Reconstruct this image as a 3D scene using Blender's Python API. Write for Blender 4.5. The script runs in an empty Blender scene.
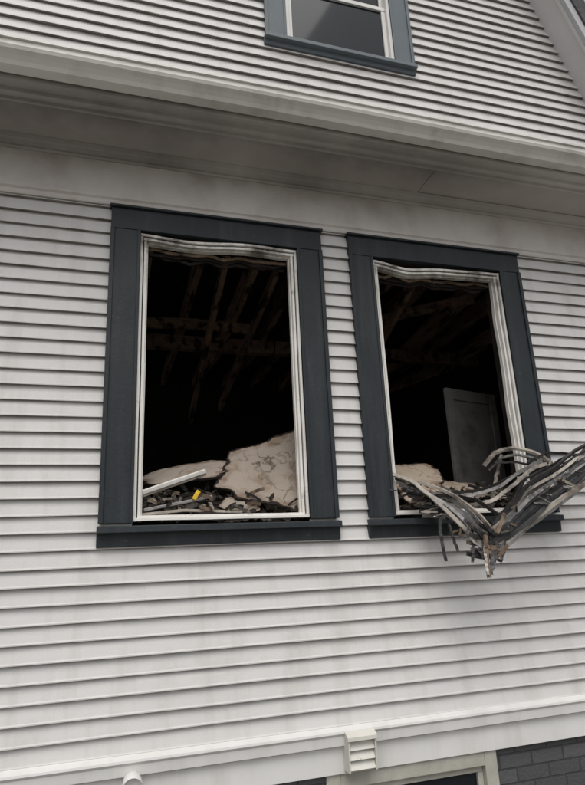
import bpy, math, random
from mathutils import Vector, Matrix, noise
random.seed(7)
D=3.2; EY=1.65
def W(X,Y,Z): return Vector((X*D,(Y-1)*D,EY+Z*D))
scn=bpy.context.scene
# ---------------------------------------------------------------- materials
def mat(name,c1,c2=None,scale=4.0,rough=0.6,bump=0.0,bscale=60.0,metal=0.0,spots=None,spot_scale=6.0,spot_lo=0.55,spot_hi=0.7,streak=None,stretch=(1,1,1),spec=0.3,extra=None):
    m=bpy.data.materials.new(name); m.use_nodes=True
    nt=m.node_tree; N=nt.nodes; L=nt.links
    b=N['Principled BSDF']; b.inputs['Roughness'].default_value=rough; b.inputs['Metallic'].default_value=metal
    b.inputs['Specular IOR Level'].default_value=spec
    tc=N.new('ShaderNodeTexCoord'); mp=N.new('ShaderNodeMapping'); mp.inputs['Scale'].default_value=stretch
    L.new(tc.outputs['Object'],mp.inputs['Vector'])
    def nz(s,det=6,src=None,ro=0.6):
        n=N.new('ShaderNodeTexNoise'); n.inputs['Scale'].default_value=s; n.inputs['Detail'].default_value=det; n.inputs['Roughness'].default_value=ro
        L.new((src or mp).outputs['Vector'],n.inputs['Vector']); return n.outputs['Fac']
    def mr(f,a,b_,c=0,d=1):
        r=N.new('ShaderNodeMapRange'); r.inputs[1].default_value=a; r.inputs[2].default_value=b_; r.inputs[3].default_value=c; r.inputs[4].default_value=d
        L.new(f,r.inputs[0]); return r.outputs[0]
    def mix(f,a,b_):
        x=N.new('ShaderNodeMix'); x.data_type='RGBA'
        L.new(f,x.inputs[0])
        for sock,v in ((x.inputs[6],a),(x.inputs[7],b_)):
            if hasattr(v,'links'): L.new(v,sock)
            else: sock.default_value=(*v,1)
        return x.outputs[2]
    col=mix(mr(nz(scale),0.3,0.7),c1,c2 or c1)
    if streak:
        mp2=N.new('ShaderNodeMapping'); mp2.inputs['Scale'].default_value=streak[1]; L.new(tc.outputs['Object'],mp2.inputs['Vector'])
        col=mix(mr(nz(1.0,5,mp2),0.5,0.78,0,streak[2]),col,streak[0])
    if spots: col=mix(mr(nz(spot_scale,8,None,0.65),spot_lo,spot_hi),col,spots)
    if extra: col=extra(N,L,tc,mr,mix,nz,col)
    L.new(col,b.inputs['Base Color'])
    if bump:
        bp=N.new('ShaderNodeBump'); bp.inputs['Strength'].default_value=bump; bp.inputs['Distance'].default_value=0.01
        L.new(nz(bscale,6),bp.inputs['Height']); L.new(bp.outputs[0],b.inputs['Normal'])
    return m
def axis(N,L,tc,i):
    s=N.new('ShaderNodeSeparateXYZ'); L.new(tc.outputs['Object'],s.inputs[0]); return s.outputs[i]
def mul(N,L,*a):
    o=a[0]
    for b in a[1:]:
        mu=N.new('ShaderNodeMath'); mu.operation='MULTIPLY'; L.new(o,mu.inputs[0]); L.new(b,mu.inputs[1]); o=mu.outputs[0]
    return o
M={}
M['siding']=mat('siding_vinyl',(.645,.632,.612),(.585,.571,.551),1.3,.55,.12,90,spots=(.48,.455,.425),spot_scale=2.2,spot_lo=.56,spot_hi=.82,streak=((.40,.37,.335),(7,1,1.1),.5))
M['siding_edge']=mat('siding_lip_grime_shade',(.14,.125,.11),(.29,.265,.24),9,.8,.1,80)  # dark lip colour: grime plus the shadow line under each course, painted in
def frsoot(N,L,tc,mr,mix,nz,col):
    z=axis(N,L,tc,2); x=axis(N,L,tc,0)
    return mix(mul(N,L,mr(z,3.76,4.06,.0,.9),mr(nz(1.6,6),.35,.65,.15,1),mr(x,3.8,1.8,.35,1)),col,(.21,.18,.155))
M['frieze']=mat('frieze_paint',(.66,.625,.59),(.58,.54,.50),1.2,.6,.1,40,streak=((.38,.32,.27),(2.5,1,.8),.5),spots=(.44,.39,.345),spot_scale=1.6,spot_lo=.5,spot_hi=.8,extra=frsoot)
def soot(lo,hi,c,yy=None):
    def fn(N,L,tc,mr,mix,nz,col):
        x=axis(N,L,tc,0); f=mr(x,3.9,1.5,lo,hi)
        n=mr(nz(1.1,5),.25,.65,.3,1)
        a=[f,n]
        if yy: a.append(mr(axis(N,L,tc,1),yy[0],yy[1],.35,1))
        return mix(mul(N,L,*a),col,c)
    return fn
M['soffit']=mat('soffit_sooted',(.66,.62,.58),(.58,.54,.50),1.5,.6,.1,40,extra=soot(.25,1.0,(.09,.076,.066),(-.02,-.33)))
M['mould']=mat('moulding_paint',(.68,.65,.61),(.60,.57,.53),2,.6,.08,40,extra=soot(.15,.8,(.14,.12,.105)))
M['gutter']=mat('gutter_aluminium',(.75,.73,.685),(.68,.66,.615),1.5,.45,.05,30,streak=((.36,.33,.29),(5,5,.6),.5),spots=(.42,.39,.35),spot_scale=3,spot_lo=.58,spot_hi=.8)
def headsoot(N,L,tc,mr,mix,nz,col):
    z=axis(N,L,tc,2)
    return mix(mul(N,L,mr(z,3.2,3.52,.0,1),mr(nz(7,6),.42,.62)),col,(.10,.075,.055))
M['white']=mat('window_vinyl_white',(.82,.80,.76),(.72,.69,.63),8,.45,.1,40,spots=(.24,.18,.125),spot_scale=9,spot_lo=.60,spot_hi=.74,extra=headsoot)
M['white_clean']=mat('clean_white_paint',(.72,.71,.69),(.66,.65,.62),3,.5,.06,40,streak=((.40,.37,.33),(6,1,1),.4))
M['casing']=mat('casing_slate_paint',(.026,.032,.036),(.018,.022,.025),4,.5,.2,50,spots=(.055,.061,.065),spot_scale=26,spot_lo=.62,spot_hi=.72,streak=((.06,.064,.067),(14,14,1.2),.5))
M['casing_up']=mat('upper_casing_paint',(.13,.152,.165),(.11,.13,.143),4,.55,.15,50,spots=(.19,.21,.22),spot_scale=12,spot_lo=.6,spot_hi=.78)
M['char']=mat('charred_wood',(.014,.012,.011),(.034,.027,.022),9,.85,.9,30)
M['room']=mat('smoke_blackened_plaster',(.018,.016,.015),(.045,.038,.033),2,.9,.4,20)
M['floor']=mat('rubble_floor',(.16,.145,.13),(.08,.07,.06),5,.95,.8,20)
M['joist']=mat('scorched_joist',(.40,.275,.19),(.19,.125,.085),5,.8,.5,40,spots=(.03,.022,.018),spot_scale=4,spot_lo=.50,spot_hi=.60,stretch=(3,.6,3))
M['door']=mat('sooty_door',(.22,.21,.20),(.14,.133,.125),3,.55,.1,30,spots=(.03,.027,.024),spot_scale=2.6,spot_lo=.46,spot_hi=.72)
M['metal_dark']=mat('burnt_metal',(.022,.021,.022),(.060,.057,.055),18,.36,.35,60,metal=.4,spec=.5)
M['metal_lt']=mat('bare_aluminium',(.38,.365,.35),(.17,.16,.15),14,.36,.3,60,metal=.5,spots=(.03,.025,.02),spot_scale=7,spot_lo=.52,spot_hi=.68)
M['vinyl_burnt']=mat('scorched_vinyl_strip',(.50,.46,.40),(.24,.20,.165),6,.5,.3,50,spots=(.035,.027,.022),spot_scale=5,spot_lo=.48,spot_hi=.66)
M['rust']=mat('rusty_scrap',(.11,.07,.045),(.22,.16,.11),16,.7,.5,60,spots=(.03,.025,.02),spot_scale=14,spot_lo=.5,spot_hi=.6)
M['yellow']=mat('yellow_plastic',(.75,.48,.03),(.6,.36,.03),8,.5)
M['ash']=mat('ash_rubble',(.06,.052,.046),(.17,.148,.125),14,.95,1.0,40,spots=(.30,.26,.215),spot_scale=16,spot_lo=.56,spot_hi=.66)
M['vent']=mat('vent_plastic',(.66,.64,.58),(.58,.56,.50),6,.5,.05,40,spots=(.3,.27,.22),spot_scale=20,spot_lo=.62,spot_hi=.75)
M['cream']=mat('basement_frame_paint',(.46,.45,.39),(.34,.33,.28),7,.6,.2,40,spots=(.15,.14,.12),spot_scale=9,spot_lo=.6,spot_hi=.75)
M['shingle']=mat('roof_shingle',(.06,.06,.062),(.10,.10,.10),20,.9,.6,50)
M['rake']=mat('rake_paint',(.46,.46,.47),(.40,.40,.41),2,.6,.08,30)
M['rakesof']=mat('rake_soffit_paint',(.62,.61,.60),(.56,.55,.54),2,.6,.08,30)
M['ground']=mat('ground_gravel',(.20,.19,.175),(.13,.125,.112),.6,.95,.6,30)
M['gasket']=mat('glazing_gasket',(.02,.02,.02),(.04,.038,.035),9,.6)
g=mat('dark_glass',(.010,.012,.015),(.014,.016,.019),2,.05,spec=.3); M['glass']=g
def sheetmat(name,c1,c2):
    def ex(N,L,tc,mr,mix,nz,col):
        v=N.new('ShaderNodeTexVoronoi'); v.feature='DISTANCE_TO_EDGE'; v.inputs['Scale'].default_value=3.0
        n=N.new('ShaderNodeTexNoise'); n.inputs['Scale'].default_value=5; n.inputs['Detail'].default_value=5; L.new(tc.outputs['Object'],n.inputs['Vector'])
        va=N.new('ShaderNodeVectorMath'); va.operation='MULTIPLY_ADD'; va.inputs[1].default_value=(.4,.4,.4); L.new(n.outputs['Color'],va.inputs[0]); L.new(tc.outputs['Object'],va.inputs[2])
        L.new(va.outputs[0],v.inputs['Vector'])
        col=mix(mul(N,L,mr(v.outputs['Distance'],.0,.025,.9,0),mr(nz(3,4),.42,.58)),col,(.06,.042,.03))
        a=N.new('ShaderNodeAttribute'); a.attribute_name='char'
        col=mix(mul(N,L,mr(a.outputs['Fac'],.0,.3,0,.8),mr(nz(9,5),.4,.6)),col,(.16,.105,.07))
        return mix(mr(a.outputs['Fac'],.72,.80),col,(.022,.015,.011))
    return mat(name,c1,c2,3,.9,.3,45,spots=(.24,.18,.13),spot_scale=5,spot_lo=.52,spot_hi=.62,extra=ex)
M['sheet']=sheetmat('scorched_plasterboard',(.37,.315,.262),(.28,.235,.192))
M['sheet2']=sheetmat('scorched_plasterboard_pale',(.44,.37,.29),(.31,.245,.185))
# brick
def brickmat():
    m=bpy.data.materials.new('painted_dark_brick'); m.use_nodes=True; nt=m.node_tree; N=nt.nodes; L=nt.links; b=N['Principled BSDF']
    tc=N.new('ShaderNodeTexCoord'); s=N.new('ShaderNodeSeparateXYZ'); c=N.new('ShaderNodeCombineXYZ')
    L.new(tc.outputs['Object'],s.inputs[0]); L.new(s.outputs[0],c.inputs[0]); L.new(s.outputs[2],c.inputs[1])
    br=N.new('ShaderNodeTexBrick'); br.inputs['Scale'].default_value=1; br.inputs['Brick Width'].default_value=.21; br.inputs['Row Height'].default_value=.072; br.inputs['Mortar Size'].default_value=.006; br.inputs['Mortar Smooth'].default_value=.4
    br.inputs['Color1'].default_value=(.085,.086,.090,1); br.inputs['Color2'].default_value=(.062,.063,.066,1); br.inputs['Mortar'].default_value=(.04,.041,.043,1)
    L.new(c.outputs[0],br.inputs['Vector']); L.new(br.outputs['Color'],b.inputs['Base Color'])
    b.inputs['Roughness'].default_value=.75
    n=N.new('ShaderNodeTexNoise'); n.inputs['Scale'].default_value=60; L.new(tc.outputs['Object'],n.inputs['Vector'])
    ma=N.new('ShaderNodeMath'); ma.operation='MULTIPLY_ADD'; ma.inputs[1].default_value=-1.2; L.new(br.outputs['Fac'],ma.inputs[0]); L.new(n.outputs['Fac'],ma.inputs[2])
    bp=N.new('ShaderNodeBump'); bp.inputs['Strength'].default_value=.7; bp.inputs['Distance'].default_value=.006; L.new(ma.outputs[0],bp.inputs['Height']); L.new(bp.outputs[0],b.inputs['Normal'])
    return m
M['brick']=brickmat()
# ---------------------------------------------------------------- mesh builder
class MB:
    def __init__(s): s.v=[]; s.f=[]; s.m=[]; s.mats=[]; s.attr=None
    def mi(s,k):
        if k not in s.mats: s.mats.append(k)
        return s.mats.index(k)
    def face(s,idx,k): s.f.append(idx); s.m.append(s.mi(k))
    def box(s,x0,x1,y0,y1,z0,z1,k):
        n=len(s.v)
        for x in (x0,x1):
            for y in (y0,y1):
                for z in (z0,z1): s.v.append((x,y,z))
        for q in ((0,1,3,2),(4,6,7,5),(0,4,5,1),(2,3,7,6),(0,2,6,4),(1,5,7,3)): s.face([n+i for i in q],k)
    def ubox(s,X0,X1,yo0,yo1,Z0,Z1,k): # X,Z in unit coords, y metres
        s.box(X0*D,X1*D,yo0,yo1,EY+Z0*D,EY+Z1*D,k)
    def prism_xz(s,poly,y0,y1,k):
        n=len(s.v); c=len(poly)
        for y in (y0,y1):
            for x,z in poly: s.v.append((x,y,z))
        s.face([n+i for i in range(c)],k); s.face([n+c+i for i in range(c)][::-1],k)
        for i in range(c): s.face([n+i,n+c+i,n+c+(i+1)%c,n+(i+1)%c],k)
    def prism_yz(s,poly,x0,x1,k,nseg=1):
        n=len(s.v); c=len(poly)
        for j in range(nseg+1):
            x=x0+(x1-x0)*j/nseg
            for y,z in poly: s.v.append((x,y,z))
        s.face([n+i for i in range(c)],k); s.face([n+nseg*c+i for i in range(c)][::-1],k)
        for j in range(nseg):
            for i in range(c): s.face([n+j*c+i,n+j*c+(i+1)%c,n+(j+1)*c+(i+1)%c,n+(j+1)*c+i],k)
    def bar(s,pts,w,h,k,up=Vector((0,1,0)),twist=0.0,prof=None):
        pts=[Vector(p) for p in pts]; prof=prof or [(-.5,-.5),(.5,-.5),(.5,.5),(-.5,.5)]
        n=len(s.v); c=len(prof); K=len(pts); u=up.copy()
        for i,p in enumerate(pts):
            t=(pts[min(i+1,K-1)]-pts[max(i-1,0)]).normalized()
            a=u.cross(t)
            if a.length<1e-3: a=Vector((1,0,0)).cross(t)
            a.normalize(); b=t.cross(a).normalized(); u=b
            th=twist*i/max(K-1,1); ca,sa=math.cos(th),math.sin(th)
            a2=a*ca+b*sa; b2=b*ca-a*sa
            for (q,r) in prof: s.v.append(tuple(p+a2*q*w+b2*r*h))
        for i in range(K-1):
            for j in range(c): s.face([n+i*c+j,n+i*c+(j+1)%c,n+(i+1)*c+(j+1)%c,n+(i+1)*c+j],k)
        s.face([n+j for j in range(c)][::-1],k); s.face([n+(K-1)*c+j for j in range(c)],k)
    def obj(s,name,parent=None,bevel=0,smooth=False):
        me=bpy.data.meshes.new(name); me.from_pydata([tuple(v) for v in s.v],[],s.f); 
        for k in s.mats: me.materials.append(M[k])
        me.polygons.foreach_set('material_index',s.m)
        import bmesh
        bm=bmesh.new(); bm.from_mesh(me); bmesh.ops.recalc_face_normals(bm,faces=bm.faces); bm.to_mesh(me); bm.free()
        if smooth: me.polygons.foreach_set('use_smooth',[True]*len(me.polygons))
        o=bpy.data.objects.new(name,me); scn.collection.objects.link(o)
        if parent: o.parent=parent
        if bevel:
            b=o.modifiers.new('bevel','BEVEL'); b.width=bevel; b.segments=2; b.limit_method='ANGLE'; b.angle_limit=math.radians(50)
        return o
def empty(name,parent=None):
    o=bpy.data.objects.new(name,None); scn.collection.objects.link(o); o.parent=parent; return o
house=empty('clapboard_house')
# ---------------------------------------------------------------- siding
CH=.0262
holes=[(.036,.334,.071,.590),(.494,.797,.071,.590)]
uphole=[(.335,.600,1.108,1.50)]
def XR(Z):
    if Z<=1.6: return 1.027+(1.427-Z)/2.565
    return .9595-(Z-1.6)*2.0
def subtract(a,b,cuts):
    segs=[(a,b)]
    for c0,c1 in cuts:
        ns=[]
        for s0,s1 in segs:
            if c1<=s0 or c0>=s1: ns.append((s0,s1)); continue
            if c0>s0: ns.append((s0,c0))
            if c1<s1: ns.append((c1,s1))
        segs=ns
    return segs
def siding(name,Z0,Z1,xr,hl,seed):
    R=random.Random(seed); mb=MB(); bk=MB()
    n=int(math.ceil((Z1-Z0)/CH))
    for k in range(n):
        zb=Z0+k*CH; zt=min(Z0+(k+1)*CH,Z1)
        xa,xb=xr(zb)
        cuts=[(h[0],h[1]) for h in hl if zt>h[2] and zb<h[3]]
        seams=sorted(R.uniform(xa,xb) for _ in range(1 if R.random()<.6 else 2))
        off=R.uniform(0,.0015)
        zB=EY+zb*D; zT=EY+zt*D
        for (s0,s1) in subtract(xa,xb,cuts):
            bk.box(s0*D,s1*D,.008,.11,zB,zT,'char')
            bounds=[s0]+[q for q in seams if s0+.02<q<s1-.02]+[s1]
            for j in range(len(bounds)-1):
                a=bounds[j]*D-(.012 if j else 0); b=bounds[j+1]*D; dy=off+(.0018 if j%2 else 0)
                m=max(1,int((b-a)/.10)); base=len(mb.v)
                for i in range(m+1):
                    x=a+(b-a)*i/m
                    w=noise.noise(Vector((x*.9,k*3.1,seed)))*.0038+noise.noise(Vector((x*3.1,k*5.1,seed)))*.0016; wz=noise.noise(Vector((x*.6,k*7.7,seed+9)))*.0040
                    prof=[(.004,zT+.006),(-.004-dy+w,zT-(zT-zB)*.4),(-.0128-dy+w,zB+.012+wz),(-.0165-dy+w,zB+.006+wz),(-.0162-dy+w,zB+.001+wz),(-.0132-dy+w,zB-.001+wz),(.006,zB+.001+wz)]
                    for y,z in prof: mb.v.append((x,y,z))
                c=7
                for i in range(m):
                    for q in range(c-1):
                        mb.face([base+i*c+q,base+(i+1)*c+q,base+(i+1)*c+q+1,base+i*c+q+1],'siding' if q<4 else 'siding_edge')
    mb.obj(name,house); bk.obj(name+'_sheathing',house)
siding('lower_siding',-.257,.642,lambda z:(-.9,1.3),holes,1)
siding('upper_siding',.865,1.92,lambda z:(.4-XR(z),XR(z)),uphole,2)
mb=MB()
for X0,X1 in ((1.262,1.304),(-.904,-.862)): mb.box(X0*D,X1*D,-.03,.0,EY-.257*D,EY+.64*D,'white_clean')
mb.obj('corner_boards',house,.003)
mb=MB(); mb.ubox(-.9,1.3,.008,.11,.642,.87,'char'); mb.obj('eave_wall',house)
def zc(Z): return EY+Z*D
mb=MB()
mb.ubox(-.9,1.3,-.022,.006,.643,.752,'frieze')
mb.obj('frieze_board',house,.002)
mb=MB()
prof=[(-.020,zc(.637)),(-.032,zc(.637)),(-.036,zc(.640)),(-.036,zc(.6445)),(-.030,zc(.647)),(-.042,zc(.650)),(-.042,zc(.6535)),(-.024,zc(.657))]
mb.prism_yz(prof,-.905*D,1.305*D,'frieze')
prof=[(-.021,zc(.728)),(-.030,zc(.728)),(-.034,zc(.732)),(-.030,zc(.7355)),(-.044,zc(.737)),(-.048,zc(.7415)),(-.058,zc(.744)),(-.066,zc(.7515)),(-.021,zc(.7518))]
mb.prism_yz(prof,-.905*D,1.305*D,'mould')
mb.obj('frieze_mouldings',house)
mb=MB()
for a,b,dz in ((-.93,.6095,.0),(.6115,1.33,.0045)):
    mb.box(a*D,b*D,-.112*D,-.002,zc(.752)+dz,zc(.752)+dz+.018,'soffit')
mb.obj('soffit_panels',house,.0015)
mb=MB()
Y=lambda y:(y-1)*D
prof=[(Y(.896),zc(.7525)),(Y(.896),zc(.7455)),(Y(.890),zc(.7440)),(Y(.888),zc(.7490)),(Y(.880),zc(.7490)),(Y(.878),zc(.7430)),(Y(.869),zc(.7430)),(Y(.867),zc(.7490)),(Y(.858),zc(.7490)),(Y(.856),zc(.7450)),(Y(.846),zc(.7450)),(Y(.8425),zc(.79)),(Y(.852),zc(.80)),(Y(.896),zc(.80))]
mb.prism_yz(prof,-.935*D,1.335*D,'mould')
mb.obj('bed_moulding',house,.0015)
mb=MB()
outer=[(Y(.841),zc(.790)),(Y(.841),zc(.7515)),(Y(.822),zc(.7515)),(Y(.818),zc(.757)),(Y(.812),zc(.762)),(Y(.805),zc(.766)),(Y(.8025),zc(.771)),(Y(.8025),zc(.7795)),(Y(.799),zc(.7805)),(Y(.799),zc(.784)),(Y(.8035),zc(.7845))]
inner=[(y+ (.004 if i>1 else -.004), z+.004) for i,(y,z) in enumerate(outer)]
inner[0]=(outer[0][0]-.004,outer[0][1]); inner[1]=(outer[1][0]-.004,outer[1][1]+.004); inner[-1]=(outer[-1][0]+.003,outer[-1][1]-.006)
inner[-2]=(outer[-2][0]+.006,outer[-2][1]-.008);inner[-3]=(outer[-3][0]+.006,outer[-3][1]-.003);
prof=outer+inner[::-1]
mb.prism_yz(prof,-.94*D,1.34*D,'gutter',60)
for i,(x,y,z) in enumerate(mb.v): mb.v[i]=(x,y+noise.noise(Vector((x*.8,1,2)))*.004,z+noise.noise(Vector((x*.6,7,2)))*.006)
mb.obj('gutter',house)
mb=MB()
prof=[(Y(.835),zc(.792)),(Y(.835),zc(.797)),(-.016,zc(.868)),(-.016,zc(.860))]
mb.prism_yz(prof,-.94*D,1.34*D,'shingle'); mb.obj('pent_roof',house)
# gambrel roof
def ln(poly,o):
    out=[]
    for i in range(len(poly)):
        p=Vector(poly[i]); 
        a=(p-Vector(poly[i-1])).normalized() if i else None
        b=(Vector(poly[i+1])-p).normalized() if i<len(poly)-1 else None
        t=(a+b).normalized() if a and b else (a or b)
        nn=Vector((-t.y,t.x)); sc=1/max(.4,(t.dot(b or a)))
        out.append(p+nn*o*sc)
    return out
GP=[(.4-XR(.80),.80),(.4-.9595,1.6),(.2,1.98),(.9595,1.6),(XR(.80),.80)]
GP=[(x*D,zc(z)) for x,z in GP]
def roofband(mb,o0,o1,y0,y1,k):
    A=ln(GP,o0);B=ln(GP,o1)
    for i in range(4): mb.prism_xz([tuple(A[i]),tuple(A[i+1]),tuple(B[i+1]),tuple(B[i])],y0,y1,k)
mb=MB(); roofband(mb,.0,.03,-.25,8.2,'rakesof'); roofband(mb,.033,.17,-.30,8.2,'shingle'); mb.obj('gambrel_roof',house)
mb=MB(); roofband(mb,-.03,.20,-.285,-.252,'rake'); roofband(mb,-.028,.03,-.25,-.22,'rakesof'); roofband(mb,.15,.24,-.31,-.287,'rakesof'); mb.obj('rake_boards',house,.002)
# water table, skirt, foundation
mb=MB()
prof=[(.0,zc(-.2545)),(-.014,zc(-.2555)),(-.050,zc(-.2605)),(-.052,zc(-.264)),(-.042,zc(-.268)),(-.038,zc(-.282)),(-.012,zc(-.284)),(.0,zc(-.284))]
mb.prism_yz(prof,-.91*D,1.31*D,'white_clean')
mb.ubox(-.905,1.305,-.012,.08,-.323,-.2845,'white_clean'); mb.obj('water_table',house,.0015)
mb=MB()
for a,b in ((-.9,.341),(.648,1.3)): mb.box(a*D,b*D,.02,.3,-.1,zc(-.3232),'brick')
mb.box(.341*D,.648*D,.02,.3,-.1,.14,'brick')
mb.obj('brick_foundation',house)
mb=MB()
X0,X1=.341*D,.648*D; zt=zc(-.3232)
mb.box(X0,X0+.075,.0,.09,.14,zt,'cream');mb.box(X1-.075,X1,.0,.09,.14,zt,'cream')
mb.box(X0+.0751,X1-.0751,.001,.09,zt-.07,zt,'cream');mb.box(X0+.0751,X1-.0751,-.015,.09,.14,.2,'cream')
mb.box(X0+.076,X1-.076,.03,.06,zt-.105,zt-.071,'cream'); mb.box(X0+.076,X0+.11,.03,.06,.2,zt-.106,'cream'); mb.box(X1-.11,X1-.076,.03,.06,.2,zt-.106,'cream')
mb.obj('basement_window_frame',house,.003)
mb=MB(); mb.box(X0+.1,X1-.1,.048,.052,.19,zt-.09,'glass'); mb.obj('basement_window_glass',house)
# other walls of the house; two unseen openings added in the west wall to light the room
mb=MB()
XL,XRr=-.9*D,1.3*D
def wall_open(mb,x0,x1,ya,yb,za,zb,k):
    ops=[(.8,2.1),(2.7,4.0)]; z0,z1=1.76,3.6
    mb.box(x0,x1,ya,yb,za,z0,k); mb.box(x0,x1,ya,yb,z1,zb,k)
    c=ya
    for a,b in ops: mb.box(x0,x1,c,a,z0,z1,k); c=b
    mb.box(x0,x1,c,yb,z0,z1,k)
wall_open(mb,XL,XL+.11,.112,8,-.1,zc(.87),'siding'); mb.box(XRr-.11,XRr,.112,8,-.1,zc(.87),'siding'); mb.box(XL,XRr,8.0,8.11,-.1,zc(.87),'siding')
mb.prism_xz([(x,z) for x,z in [GP[0],GP[1],GP[2],GP[3],GP[4]]],8.0,8.1,'siding')
mb.obj('side_and_rear_walls',house)
mb=MB()  # trim around the added openings that let light into the room
for a,b in ((.8,2.1),(2.7,4.0)):
    mb.box(XL-.035,XL-.001,a-.14,a,1.66,3.74,'casing');mb.box(XL-.035,XL-.001,b,b+.14,1.66,3.74,'casing')
    mb.box(XL-.034,XL-.001,a+.001,b-.001,3.6,3.74,'casing');mb.box(XL-.06,XL-.001,a+.001,b-.001,1.66,1.76,'casing')
mb.obj('added_opening_casings',house,.003)
# ---------------------------------------------------------------- interior
mb=MB()
fl=.95
mb.box(XL+.12,XRr-.12,.12,4.4,fl-.1,fl,'floor')
mb.box(XL+.12,XRr-.12,4.4,4.5,fl,zc(.80),'room')
wall_open(mb,XL+.111,XL+.13,.12,4.4,fl,zc(.80),'room'); mb.box(XRr-.13,XRr-.111,.12,4.4,fl,zc(.80),'room')
mb.box(XL+.13,XRr-.13,.12,4.4,zc(.775),zc(.79),'room')
mb.box(XL+.12,XRr-.12,.115,.13,fl,zc(.03),'room')
mb.obj('burnt_room',house)
mb=MB()
x=XL+.3
while x<XRr-.3:
    w=.05; dz=random.uniform(-.03,.02)
    sag=random.choice([0,0,.06,.14])
    L=[Vector((x+random.uniform(-.02,.02),.14,zc(.740)+dz)),Vector((x,1.5,zc(.735)-sag)),Vector((x+random.uniform(-.08,.08),2.6,zc(.732)-sag*1.4)),Vector((x,4.4,zc(.742)))]
    mb.bar(L,w,.18,'joist',up=Vector((0,0,1))); x+=.40
mb.box(XL+.2,XRr-.2,2.3,2.39,zc(.66)-.07,zc(.66)+.065,'joist')
for (a,b) in (((.05,1.12,.705),(.03,1.85,.50)),((.235,1.10,.71),(.25,1.95,.47)),((.38,1.3,.70),(.36,2.0,.53)),((.56,1.12,.70),(.60,1.9,.50)),((.72,1.15,.70),(.80,2.0,.48)),((.95,1.3,.68),(.70,1.6,.69)),((.02,1.5,.62),(.38,1.55,.645))):
    mb.bar([W(*a),(W(*a)+W(*b))/2+Vector((0,0,.02)),W(*b)],.04,.09,'joist',up=Vector((0,0,1)))
for k in range(30):
    X=random.uniform(0,1.05); Yy=random.uniform(1.08,1.8); l=random.uniform(.02,.09); p=W(X,Yy,.72)
    mb.bar([p,p+Vector((random.uniform(-.05,.05),0,-l*D*.5)),p+Vector((random.uniform(-.1,.1),random.uniform(-.05,.05),-l*D))],.010,.005,'char')
mb.obj('scorched_joists',house)
mb=MB()
a=W(.775,1.225,0);b=W(.945,1.27,0)
d=(b-a); n_=Vector((-d.y,d.x,0)).normalized()*.04; e_=d.normalized()
def slab(p,q,th,z0,z1,k):
    n=len(mb.v)
    for r in (p,q,q+n_.normalized()*th,p+n_.normalized()*th):
        mb.v.append((r.x,r.y,z0)); mb.v.append((r.x,r.y,z1))
    for c in ((0,2,3,1),(2,4,5,3),(4,6,7,5),(6,0,1,7),(1,3,5,7),(0,6,4,2)): mb.face([n+i for i in c],k)
slab(a,b,.02,zc(-.21),zc(.392),'door')
o_=-n_.normalized()*.012
Ld=d.length
for s0,s1,z0,z1 in ((0,.07,zc(-.21),zc(.392)),(Ld-.07,Ld,zc(-.21),zc(.392)),(.0705,Ld-.0705,zc(.392)-.09,zc(.392)-.001),(.0705,Ld-.0705,zc(.12),zc(.12)+.1)):
    slab(a+o_+e_*s0,a+o_+e_*s1,.0115,z0,z1,'door')
mb.obj('interior_door',house,.003)
mb=MB()
mb.ubox(.05,.85,.9,.95,1.0,1.56,'room'); mb.ubox(.05,.06,.12,.9,1.0,1.56,'room'); mb.ubox(.84,.85,.12,.9,1.0,1.56,'room'); mb.ubox(.05,.85,.12,.9,1.56,1.57,'room'); mb.ubox(.05,.85,.12,.9,.99,1.0,'room')
mb.obj('upper_room',house)
# ---------------------------------------------------------------- windows
def casing(name,h,z_sill_b,mk,side=.0495,top=.0415):
    X0,X1,Z0,Z1=h; mb=MB()
    zs=zc(Z0)-.004; zt=zc(Z1)
    for s in (0,1):
        a,b=((X0-side)*D,X0*D) if s==0 else (X1*D,(X1+side)*D)
        mb.box(a,b,-.034,.006,zs,zt-.0005,mk)
        o0,o1=(a-.006,a+.018) if s==0 else (b-.018,b+.006)
        mb.box(o0,o1,-.046,-.0345,zs,zt,mk)
        i0,i1=(b-.014,b+.004) if s==0 else (a-.004,a+.014)
        mb.box(i0,i1,-.040,-.0343,zs,zt-.001,mk)
    mb.box((X0-side)*D-.004,(X1+side)*D+.004,-.037,.006,zt,zc(Z1+top),mk)
    mb.box((X0-side)*D-.014,(X1+side)*D+.014,-.056,.004,zc(Z1+top)+.0005,zc(Z1+top)+.014,mk)
    p=[(.11,zc(Z0)-.002),(-.068,zc(Z0)-.020),(-.070,zc(Z0)-.052),(-.036,zc(Z0)-.054),(-.030,zc(z_sill_b)),(.006,zc(z_sill_b)),(.11,zc(Z0)-.03)]
    mb.prism_yz(p,(X0-side)*D-.010,(X1+side)*D+.010,mk)
    mb.obj(name,house,.0025)
casing('window_casing',holes[0],.034,'casing')
casing('window_casing.001',holes[1],.034,'casing')
casing('upper_window_casing',uphole[0],1.081,'casing_up',side=.047,top=.05)
def liner(name,h,k):
    X0,X1,Z0,Z1=h; mb=MB()
    a,b,c,d=X0*D,X1*D,zc(Z0),zc(Z1)
    mb.box(a-.02,a+.004,.007,.15,c,d,k); mb.box(b-.004,b+.02,.007,.15,c,d,k)
    mb.box(a-.02,b+.02,.007,.15,d-.004,d+.09,k); mb.box(a+.004,b-.004,.10,.15,c-.03,c+.01,k)
    mb.obj(name,house)
liner('charred_jamb',holes[0],'char'); liner('charred_jamb.001',holes[1],'char'); liner('upper_jamb',uphole[0],'white_clean')
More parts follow.
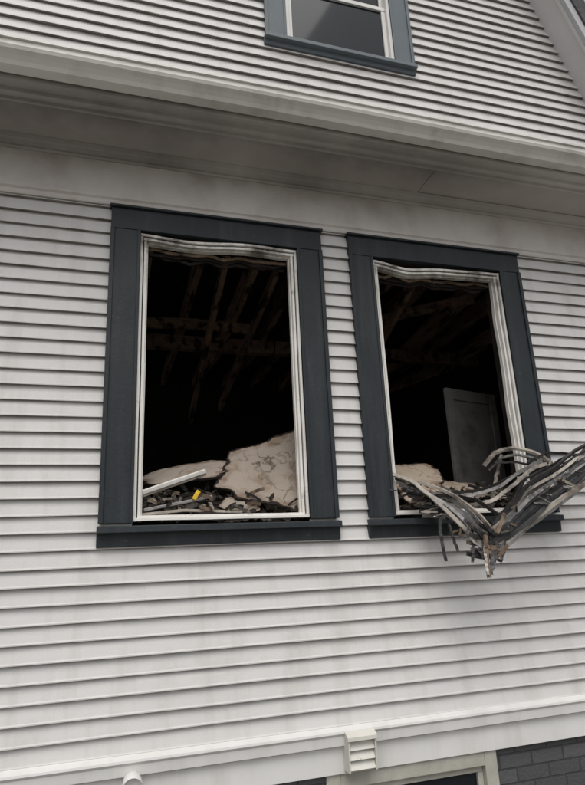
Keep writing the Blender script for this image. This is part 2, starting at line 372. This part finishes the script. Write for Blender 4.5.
def vframe(name,h,topf,seed,side=0):
    X0,X1,Z0,Z1=h; mb=MB(); a,b,c,d=X0*D,X1*D,zc(Z0),zc(Z1); g=.004
    def wob(z,s): return noise.noise(Vector((z*1.5,s,seed)))*.005
    for (o,w,y0,dep,k) in ((.0,.015,-.022,.045,'white'),(.0155,.006,-.004,.03,'gasket'),(.022,.015,-.012,.045,'white'),(.0375,.008,.012,.03,'white')):
        x0=a+g+o+w/2; x1=b-g-o-w/2; yb=y0+dep/2
        N=22
        for xx,s in ((x0,1),(x1,5)):
            def mel(t): return -side*(.005*math.exp(-((t-.42)/.10)**2)+.005*math.exp(-((t-.80)/.08)**2))*(o/.022) if s==5 else 0
            mb.bar([Vector((xx+wob(i/N*2,s)*(1 if 0<i<N else .3)+mel(i/N),yb+wob(i/N*2,s+3)*.7,c+.004+(d-c-.022-o*.6)*i/N)) for i in range(N+1)],w,dep,k)
        zb=c+.006+o*.55+w/2
        mb.bar([Vector((a+g+o+(b-a-2*g-2*o)*i/N,yb-.001,zb+wob(i/N*2,8)*.4)) for i in range(N+1)],w,dep+.002,k)
        N=30
        mb.bar([Vector((a+g+o*.8+(b-a-2*g-1.6*o)*i/N,yb-.0015+.02*math.sin(i/N*math.pi*2)*math.sin(i/N*math.pi),d-.008-o-w/2+topf(i/N))) for i in range(N+1)],w,dep+.003,k)
    N=24
    for q in range(3):
        mb.bar([Vector((a+.05+(b-a-.1)*i/N,.06+.02*q,d-.07-.012*q+topf(i/N)*.6+noise.noise(Vector((i*.35,q*4,seed)))*.03)) for i in range(N+1)],.018,.012,['rust','char','char'][q])
    mb.obj(name,house,.0012)
vframe('vinyl_window_frame',holes[0],lambda t:-.004-.010*math.sin(math.pi*t)*(.6+.4*math.sin(t*6+.5)),3)
vframe('vinyl_window_frame.001',holes[1],lambda t:-.006-.026*math.exp(-((t-.27)/.17)**2)-.020*math.exp(-((t-.62)/.2)**2)-.003*math.sin(t*9),9,1)
# upper window
mb=MB(); X0,X1,Z0,Z1=uphole[0]
a,b,c,d=X0*D,X1*D,zc(Z0),zc(Z1)
mb.box(a+.003,a+.028,-.026,.06,c,d,'white_clean'); mb.box(b-.028,b-.003,-.026,.06,c,d,'white_clean'); mb.box(a+.0285,b-.0285,-.024,.06,c+.001,c+.022,'white_clean'); mb.box(a+.0285,b-.0285,-.024,.06,d-.03,d,'white_clean')
zm=zc(1.262)
mb.box(a+.029,a+.06,.0,.028,c+.023,zm,'white_clean'); mb.box(b-.06,b-.029,.0,.028,c+.023,zm,'white_clean'); mb.box(a+.0605,b-.0605,.001,.028,c+.023,c+.055,'white_clean'); mb.box(a+.029,b-.029,-.004,.028,zm+.0005,zm+.035,'white_clean')
mb.box(a+.029,a+.055,.03,.055,zm,d-.03,'white_clean'); mb.box(b-.055,b-.029,.03,.055,zm,d-.03,'white_clean')
mb.obj('upper_window_sash',house,.002)
mb=MB(); mb.box(a+.05,b-.05,.013,.017,c+.05,zm+.005,'glass'); mb.box(a+.05,b-.05,.040,.044,zm+.01,d-.02,'glass'); mb.obj('upper_window_glass',house)
# ---------------------------------------------------------------- debris
def sheet(name,q,nx,ny,amp,seed,mk,erode=.14,parent=None):
    R=random.Random(seed*13+1)
    q=[W(*p) for p in q]; v=[];f=[];ch=[]
    nrm=(q[1]-q[0]).cross(q[3]-q[0]).normalized()
    # fold lines: board breaks along straight creases
    cre=[]
    for _ in range(5):
        an=R.uniform(0,math.pi); cre.append((math.cos(an),math.sin(an),R.uniform(.25,.75),R.uniform(-1.6,1.6)))
    # straight broken edges: random cutting half-planes
    cuts=[]
    for cx_,cy_,an0 in ((0,.5,0),(1,.5,math.pi),(.5,0,math.pi/2),(.5,1,-math.pi/2),(0,0,math.pi/4),(1,1,-3*math.pi/4),(1,0,3*math.pi/4),(0,1,-math.pi/4)):
        an=an0+R.uniform(-.35,.35); dx,dy=math.cos(an),math.sin(an)
        corner=(cx_ in (0,1)) and (cy_ in (0,1))
        off=R.uniform(.06,.22) if corner else R.uniform(.0,.07)
        cuts.append((dx,dy,cx_*dx+cy_*dy+off))
    keep={}
    for j in range(ny+1):
        for i in range(nx+1):
            u=i/nx;w=j/ny
            p=q[0]*(1-u)*(1-w)+q[1]*u*(1-w)+q[2]*u*w+q[3]*(1-u)*w
            h=sum(k*abs(u*a+w*b-c*(abs(a)+abs(b))*.6) for a,b,c,k in cre)*.9
            h+=.25*noise.noise(Vector((u*3,w*3,seed)))+.05*noise.noise(Vector((u*12,w*12,seed)))
            v.append(p+nrm*h*amp)
            e=min([u*a+w*b-c for a,b,c in cuts])
            ev=e-erode*(.15+.55*abs(noise.noise(Vector((u*4,w*4,seed+31))))+.35*noise.noise(Vector((u*11,w*11,seed+3)))+.12*noise.noise(Vector((u*30,w*30,seed+3))))
            ch.append(max(0,min(1,1-ev/.10))); keep[(i,j)]=ev
    for j in range(ny):
        for i in range(nx):
            if sum(keep[k] for k in ((i,j),(i+1,j),(i+1,j+1),(i,j+1)))/4>0:
                n=j*(nx+1)+i; f.append((n,n+1,n+nx+2,n+nx+1))
    me=bpy.data.meshes.new(name); me.from_pydata([tuple(x) for x in v],[],f); me.materials.append(M[mk])
    at=me.attributes.new('char','FLOAT','POINT'); at.data.foreach_set('value',ch)
    o=bpy.data.objects.new(name,me); scn.collection.objects.link(o); o.parent=parent
    s=o.modifiers.new('s','SOLIDIFY'); s.thickness=.012; s.offset=0
    return o
deb=empty('fire_debris')
def pile(name,X0,X1,Y0,Y1,base,amp,seed):
    v=[];f=[];nx=110;ny=60
    for j in range(ny+1):
        for i in range(nx+1):
            u=i/nx;w=j/ny; s=Vector((u*5,w*4,seed))
            h=base+amp*(noise.noise(s)+.6*abs(noise.noise(s*2.7))+.45*noise.noise(s*6)+.35*noise.noise(s*13))
            p=W(X0+(X1-X0)*u,Y0+(Y1-Y0)*w,h-.03*(1-min(1,w*5))+.05*w); v.append(tuple(p))
    for j in range(ny):
        for i in range(nx):
            n=j*(nx+1)+i; f.append((n,n+1,n+nx+2,n+nx+1))
    me=bpy.data.meshes.new(name); me.from_pydata(v,[],f); me.materials.append(M['ash']); o=bpy.data.objects.new(name,me); scn.collection.objects.link(o); o.parent=deb
pile('ash_pile',.0,.39,1.02,1.42,.100,.020,5)
pile('ash_pile.001',.45,.86,1.02,1.45,.105,.024,15)
sheet('plasterboard_sheet',[(.165,1.035,.095),(.385,1.035,.055),(.40,1.13,.262),(.185,1.10,.205)],120,104,.045,4,'sheet',.10,deb)
sheet('plasterboard_sheet.001',[(.035,1.05,.125),(.225,1.05,.135),(.225,1.12,.188),(.045,1.11,.165)],90,44,.03,14,'sheet',.14,deb)
sheet('plasterboard_sheet.002',[(.49,1.02,.125),(.64,1.03,.095),(.66,1.12,.180),(.50,1.10,.205)],90,56,.04,22,'sheet2',.14,deb)
sheet('plasterboard_sheet.003',[(.60,1.03,.10),(.80,1.04,.08),(.80,1.12,.158),(.64,1.11,.165)],90,56,.04,28,'sheet2',.14,deb)
sheet('plasterboard_sheet.004',[(.52,1.01,.10),(.60,1.01,.085),(.61,1.06,.14),(.53,1.06,.15)],60,40,.02,41,'sheet2',.12,deb)
sheet('plasterboard_sheet.005',[(.175,1.02,.085),(.255,1.02,.078),(.26,1.05,.108),(.185,1.05,.120)],50,36,.02,47,'sheet',.12,deb)
sheet('plasterboard_sheet.006',[(.245,1.03,.09),(.36,1.03,.07),(.35,1.075,.155),(.26,1.07,.165)],70,50,.03,53,'sheet',.12,deb)
mb=MB()
mb.bar([W(.052,1.01,.118),W(.10,1.015,.135),W(.158,1.03,.156)],.034,.022,'vinyl_burnt',up=Vector((0,1,.4)))
mb.bar([W(.052,1.008,.120),W(.10,1.013,.137),W(.158,1.028,.158)],.020,.023,'white',up=Vector((0,1,.4)))
mb.bar([W(.055,1.02,.092),W(.11,1.02,.102),W(.17,1.03,.114)],.016,.02,'metal_lt')
mb.bar([W(.05,1.012,.084),W(.12,1.012,.090),W(.22,1.02,.086)],.014,.02,'vinyl_burnt')
mb.bar([W(.10,1.02,.085),W(.17,1.06,.10)],.02,.03,'char')
mb.obj('broken_sash_rail',deb,.002)
mb=MB(); mb.bar([W(.137,1.02,.108),W(.142,1.02,.117),W(.146,1.022,.123)],.024,.014,'yellow'); mb.obj('yellow_scrap',deb,.004)
mb=MB()
for k in range(260):
    w2=random.random()<.5
    X=random.uniform(.49,.80) if w2 else random.uniform(.04,.33)
    Yy=random.uniform(1.005,1.08); Z=.078+random.uniform(0,.024)+(Yy-1.0)*.45; p=W(X,Yy,Z)
    dr=Vector((random.uniform(-1,1),random.uniform(-.5,.5),random.uniform(-.35,.4))).normalized()*random.uniform(.02,.12)
    mb.bar([p,p+dr*.5+Vector((0,0,.005)),p+dr],random.uniform(.005,.022),random.uniform(.003,.010),random.choice(['char','char','char','ash','metal_dark','sheet','rust']),twist=random.uniform(-1,1))
mb.obj('charred_splinters',deb)
# ---------------------------------------------------------------- mangled frame hanging out of window
def cr(P,n=6):
    P=[Vector(p) for p in P]; P=[2*P[0]-P[1]]+P+[2*P[-1]-P[-2]]; out=[]
    for i in range(1,len(P)-2):
        for k in range(n):
            t=k/n; a,b,c,d=P[i-1:i+3]
            s=.5*((2*b)+(c-a)*t+(2*a-5*b+4*c-d)*t*t+(3*b-a-3*c+d)*t**3)
            out.append(s*.55+(b+(c-b)*t)*.45)
    out.append(P[-2]); return out
mb=MB(); R=random.Random(11)
CHN=[(-.5,-.5),(.5,-.5),(.5,.5),(.40,.5),(.40,-.2),(.06,-.2),(.06,.3),(-.06,.3),(-.06,-.2),(-.40,-.2),(-.40,.5),(-.5,.5)]
def strip(P,w,h,k,tw=0,jit=.005,ch=True):
    pts=cr([W(*p)+Vector((R.uniform(-1,1),R.uniform(-1,1),R.uniform(-1,1)))*jit for p in P])
    pts=[p+Vector((R.uniform(-1,1),R.uniform(-1,1),R.uniform(-1,1)))*.0022 for p in pts]
    mb.bar(pts,w,h,k,twist=tw,prof=CHN if ch else None)
ks=['metal_dark','metal_lt','metal_dark','metal_dark','vinyl_burnt','metal_dark','metal_lt','metal_dark']
for i in range(9):
    o=i*.0078
    strip([(.495+o*.9,.992,.148-o*1.25),(.52+o,.955,.124-o*.95),(.555+o*1.0,.92,.076-o*.3+R.uniform(-.004,.004)),(.592+o*.45,.89+o*.3,.020+o*.2),(.614+o*.3,.883,-.002+o*.2)],R.uniform(.012,.026),R.uniform(.008,.016),ks[(i+4)%8],R.uniform(-.9,.9))
for i in range(13):
    o=i*.0066
    e=R.uniform(-.06,.06)
    strip([(.592+o*.4,.884,-.006+o*.7),(.640+o*.4,.884,.010+o*1.0),(.705,.888+R.uniform(-.006,.006),.044+o*1.0),(.77,.893+R.uniform(-.006,.006),.080+o*.85),(.84,.90,.116+o*.85+R.uniform(-.006,.006)),(.92+e,.915,.150+o*.95+R.uniform(-.01,.01))],R.uniform(.011,.024),R.uniform(.008,.016),ks[(i*3+1)%8],R.uniform(-1.0,1.0),.004)
strip([(.56,1.0,.10),(.60,.95,.085),(.64,.91,.085),(.69,.90,.115),(.74,.91,.145),(.79,.93,.155)],.020,.014,'vinyl_burnt',.6)
strip([(.58,1.0,.11),(.62,.95,.10),(.67,.92,.115),(.72,.92,.14),(.775,.925,.162)],.018,.012,'metal_lt',.8)
strip([(.61,1.0,.11),(.66,.95,.112),(.72,.935,.135),(.80,.935,.150)],.018,.010,'metal_dark',.8)
strip([(.682,.975,.160),(.70,.96,.182),(.735,.95,.19),(.772,.94,.180),(.797,.93,.160),(.79,.925,.146)],.014,.032,'vinyl_burnt',.5,.002)
strip([(.690,.975,.152),(.71,.958,.172),(.738,.95,.177),(.768,.938,.168),(.785,.93,.152)],.008,.022,'metal_lt',.5,.002)
strip([(.70,.985,.10),(.702,.97,.14),(.712,.955,.180)],.014,.016,'vinyl_burnt',.4)
strip([(.74,.99,.09),(.745,.96,.12),(.76,.94,.150)],.018,.012,'metal_dark',.4)
strip([(.70,.965,.165),(.735,.945,.160),(.78,.93,.150),(.82,.92,.16)],.012,.022,'metal_dark',.7)
strip([(.75,.935,.160),(.79,.925,.176),(.83,.915,.172),(.86,.91,.160)],.010,.016,'metal_dark',.7)
strip([(.52,.985,.115),(.56,.95,.105),(.60,.93,.08),(.62,.90,.03)],.020,.012,'metal_lt',.9)
strip([(.53,.985,.10),(.57,.94,.10),(.62,.92,.09),(.66,.895,.045),(.625,.885,.005)],.020,.012,'metal_dark',.9)
strip([(.505,.99,.13),(.53,.95,.125),(.575,.92,.10),(.61,.90,.06),(.63,.885,.02)],.016,.014,'vinyl_burnt',.9)
for k in range(20):
    p=(.604+R.uniform(-.012,.03),.885+R.uniform(-.01,.012),.006+R.uniform(-.02,.026))
    strip([(p[0]-R.uniform(.01,.035),p[1],p[2]+R.uniform(.0,.03)),p,(p[0]+R.uniform(.01,.035),p[1]+R.uniform(-.01,.01),p[2]+R.uniform(-.004,.034))],R.uniform(.010,.022),R.uniform(.006,.014),R.choice(['metal_dark','metal_dark','metal_lt','rust']),R.uniform(-1,1))
strip([(.602,.884,.03),(.596,.878,.0),(.592,.872,-.040)],.022,.014,'rust',.5)
strip([(.612,.884,.02),(.606,.876,-.008),(.596,.871,-.036)],.020,.012,'metal_dark',.6)
strip([(.598,.884,.02),(.592,.876,-.005),(.590,.871,-.034)],.014,.012,'metal_lt',.6)
strip([(.622,.884,.02),(.612,.878,-.008),(.603,.873,-.024)],.016,.012,'metal_dark',.6)
strip([(.585,.89,.02),(.575,.885,.003),(.571,.884,-.016)],.014,.010,'metal_dark',.6)
strip([(.535,.905,.062),(.528,.902,.035),(.533,.900,-.012)],.015,.012,'metal_dark',.4)
strip([(.548,.905,.05),(.548,.90,.03),(.556,.897,.004)],.013,.010,'metal_dark',.4)
strip([(.64,.885,.03),(.637,.88,.006),(.625,.88,-.010)],.013,.010,'metal_dark',.4)
for k in range(30):
    t=R.random()
    if R.random()<.45: p=(.51+.09*t,.98-.09*t,.12-.10*t)
    else: p=(.61+.20*t,.885+.01*t,.03+.10*t)
    q=[(p[0]+R.uniform(-.03,.03),p[1]+R.uniform(-.015,.02),p[2]+R.uniform(-.01,.018)) for _ in range(3)]
    strip([p]+q[:2],R.uniform(.006,.013),R.uniform(.003,.008),R.choice(['metal_dark','metal_dark','metal_lt','vinyl_burnt','rust']),R.uniform(-1,1))
mb.obj('mangled_window_frame',None)
# ---------------------------------------------------------------- vent & lamp
mb=MB(); cx=.393*D; z0=zc(-.318); z1=zc(-.262); w=.076
mb.box(cx-w,cx+w,-.058,-.013,z0,z1,'vent')
mb.prism_yz([(-.059,z1+.004),(-.100,z1-.016),(-.100,z1-.034),(-.092,z1-.036),(-.059,z1-.022)],cx-w-.004,cx+w+.004,'vent')
for s in (-1,1): mb.prism_yz([(-.0585,z1-.024),(-.094,z1-.038),(-.085,z0+.004),(-.0585,z0)],cx+s*(w-.004)-.004,cx+s*(w-.004)+.004,'vent')
for i in range(3):
    zz=z1-.052-i*.044
    mb.prism_yz([(-.060,zz+.01),(-.064,zz+.012),(-.086,zz-.026),(-.082,zz-.028)],cx-w+.009,cx+w-.009,'vent')
mb.box(cx-w+.009,cx+w-.009,-.0595,-.0582,z0+.005,z1-.04,'gasket')
mb.obj('dryer_vent',None,.0015)
mb=MB()
def lathe(mb,c,prof,k,ax,seg=28):
    ax=Vector(ax).normalized(); a=ax.orthogonal().normalized(); b=ax.cross(a); n=len(mb.v)
    for r,h in prof:
        for j in range(seg):
            t=2*math.pi*j/seg; mb.v.append(tuple(Vector(c)+ax*h+(a*math.cos(t)+b*math.sin(t))*r))
    for i in range(len(prof)-1):
        for j in range(seg): mb.face([n+i*seg+j,n+i*seg+(j+1)%seg,n+(i+1)*seg+(j+1)%seg,n+(i+1)*seg+j],k)
cz=zc(-.285)
lathe(mb,(.046*D,-.013,cz-.04),[(.0001,0),(.045,0),(.045,.012),(.02,.016),(.018,.05)],'white_clean',(0,-1,0))
lathe(mb,(.046*D,-.060,cz),[(.001,-.03),(.02,-.028),(.036,-.012),(.042,.01),(.044,.045),(.041,.05)],'white_clean',(.0,-.95,-.3))
lathe(mb,(.046*D,-.060,cz),[(.041,.05),(.036,.040),(.012,.034),(.0005,.032)],'white_clean',(.0,-.95,-.3))
mb.obj('wall_spotlight',None,0,True)
# ---------------------------------------------------------------- ground
bpy.ops.mesh.primitive_plane_add(size=400,location=(0,0,0)); gobj=bpy.context.object; gobj.name='ground'; gobj.data.materials.append(M['ground'])
# ---------------------------------------------------------------- light
w=bpy.data.worlds.new('World'); scn.world=w; w.use_nodes=True; N=w.node_tree.nodes; L=w.node_tree.links
bg=N['Background']; sky=N.new('ShaderNodeTexSky'); sky.sky_type='NISHITA'; sky.sun_disc=False
el,az=math.radians(60),math.radians(195)
sky.sun_elevation=el; sky.sun_rotation=az; sky.air_density=1.0; sky.dust_density=4
hs=N.new('ShaderNodeHueSaturation'); hs.inputs['Saturation'].default_value=.2
L.new(sky.outputs[0],hs.inputs['Color']); L.new(hs.outputs[0],bg.inputs['Color']); bg.inputs['Strength'].default_value=.15
sd=bpy.data.lights.new('sun','SUN'); sd.energy=1.2; sd.angle=math.radians(50); sd.color=(1,.98,.955)
so=bpy.data.objects.new('sun',sd); scn.collection.objects.link(so)
dirv=Vector((math.sin(az)*math.cos(el),math.cos(az)*math.cos(el),math.sin(el)))
so.rotation_euler=(-dirv).to_track_quat('-Z','Y').to_euler(); so.location=(0,-5,10)
# ---------------------------------------------------------------- camera
cd=bpy.data.cameras.new('camera'); cam=bpy.data.objects.new('camera',cd); scn.collection.objects.link(cam)
r=Vector((.9569,-.2875,-.0446)).normalized(); f=Vector((.2884,.9179,.2733)).normalized(); u=r.cross(f).normalized(); r=f.cross(u).normalized()
m=Matrix((( r.x,u.x,-f.x,0),(r.y,u.y,-f.y,-D),(r.z,u.z,-f.z,EY),(0,0,0,1)))
cam.matrix_world=m
cd.sensor_fit='VERTICAL'; cd.sensor_height=24; cd.lens=595/785*24; cd.clip_start=.05; cd.clip_end=1000
scn.camera=cam
scn.view_settings.view_transform='Standard'; scn.view_settings.look='None'; scn.view_settings.exposure=0
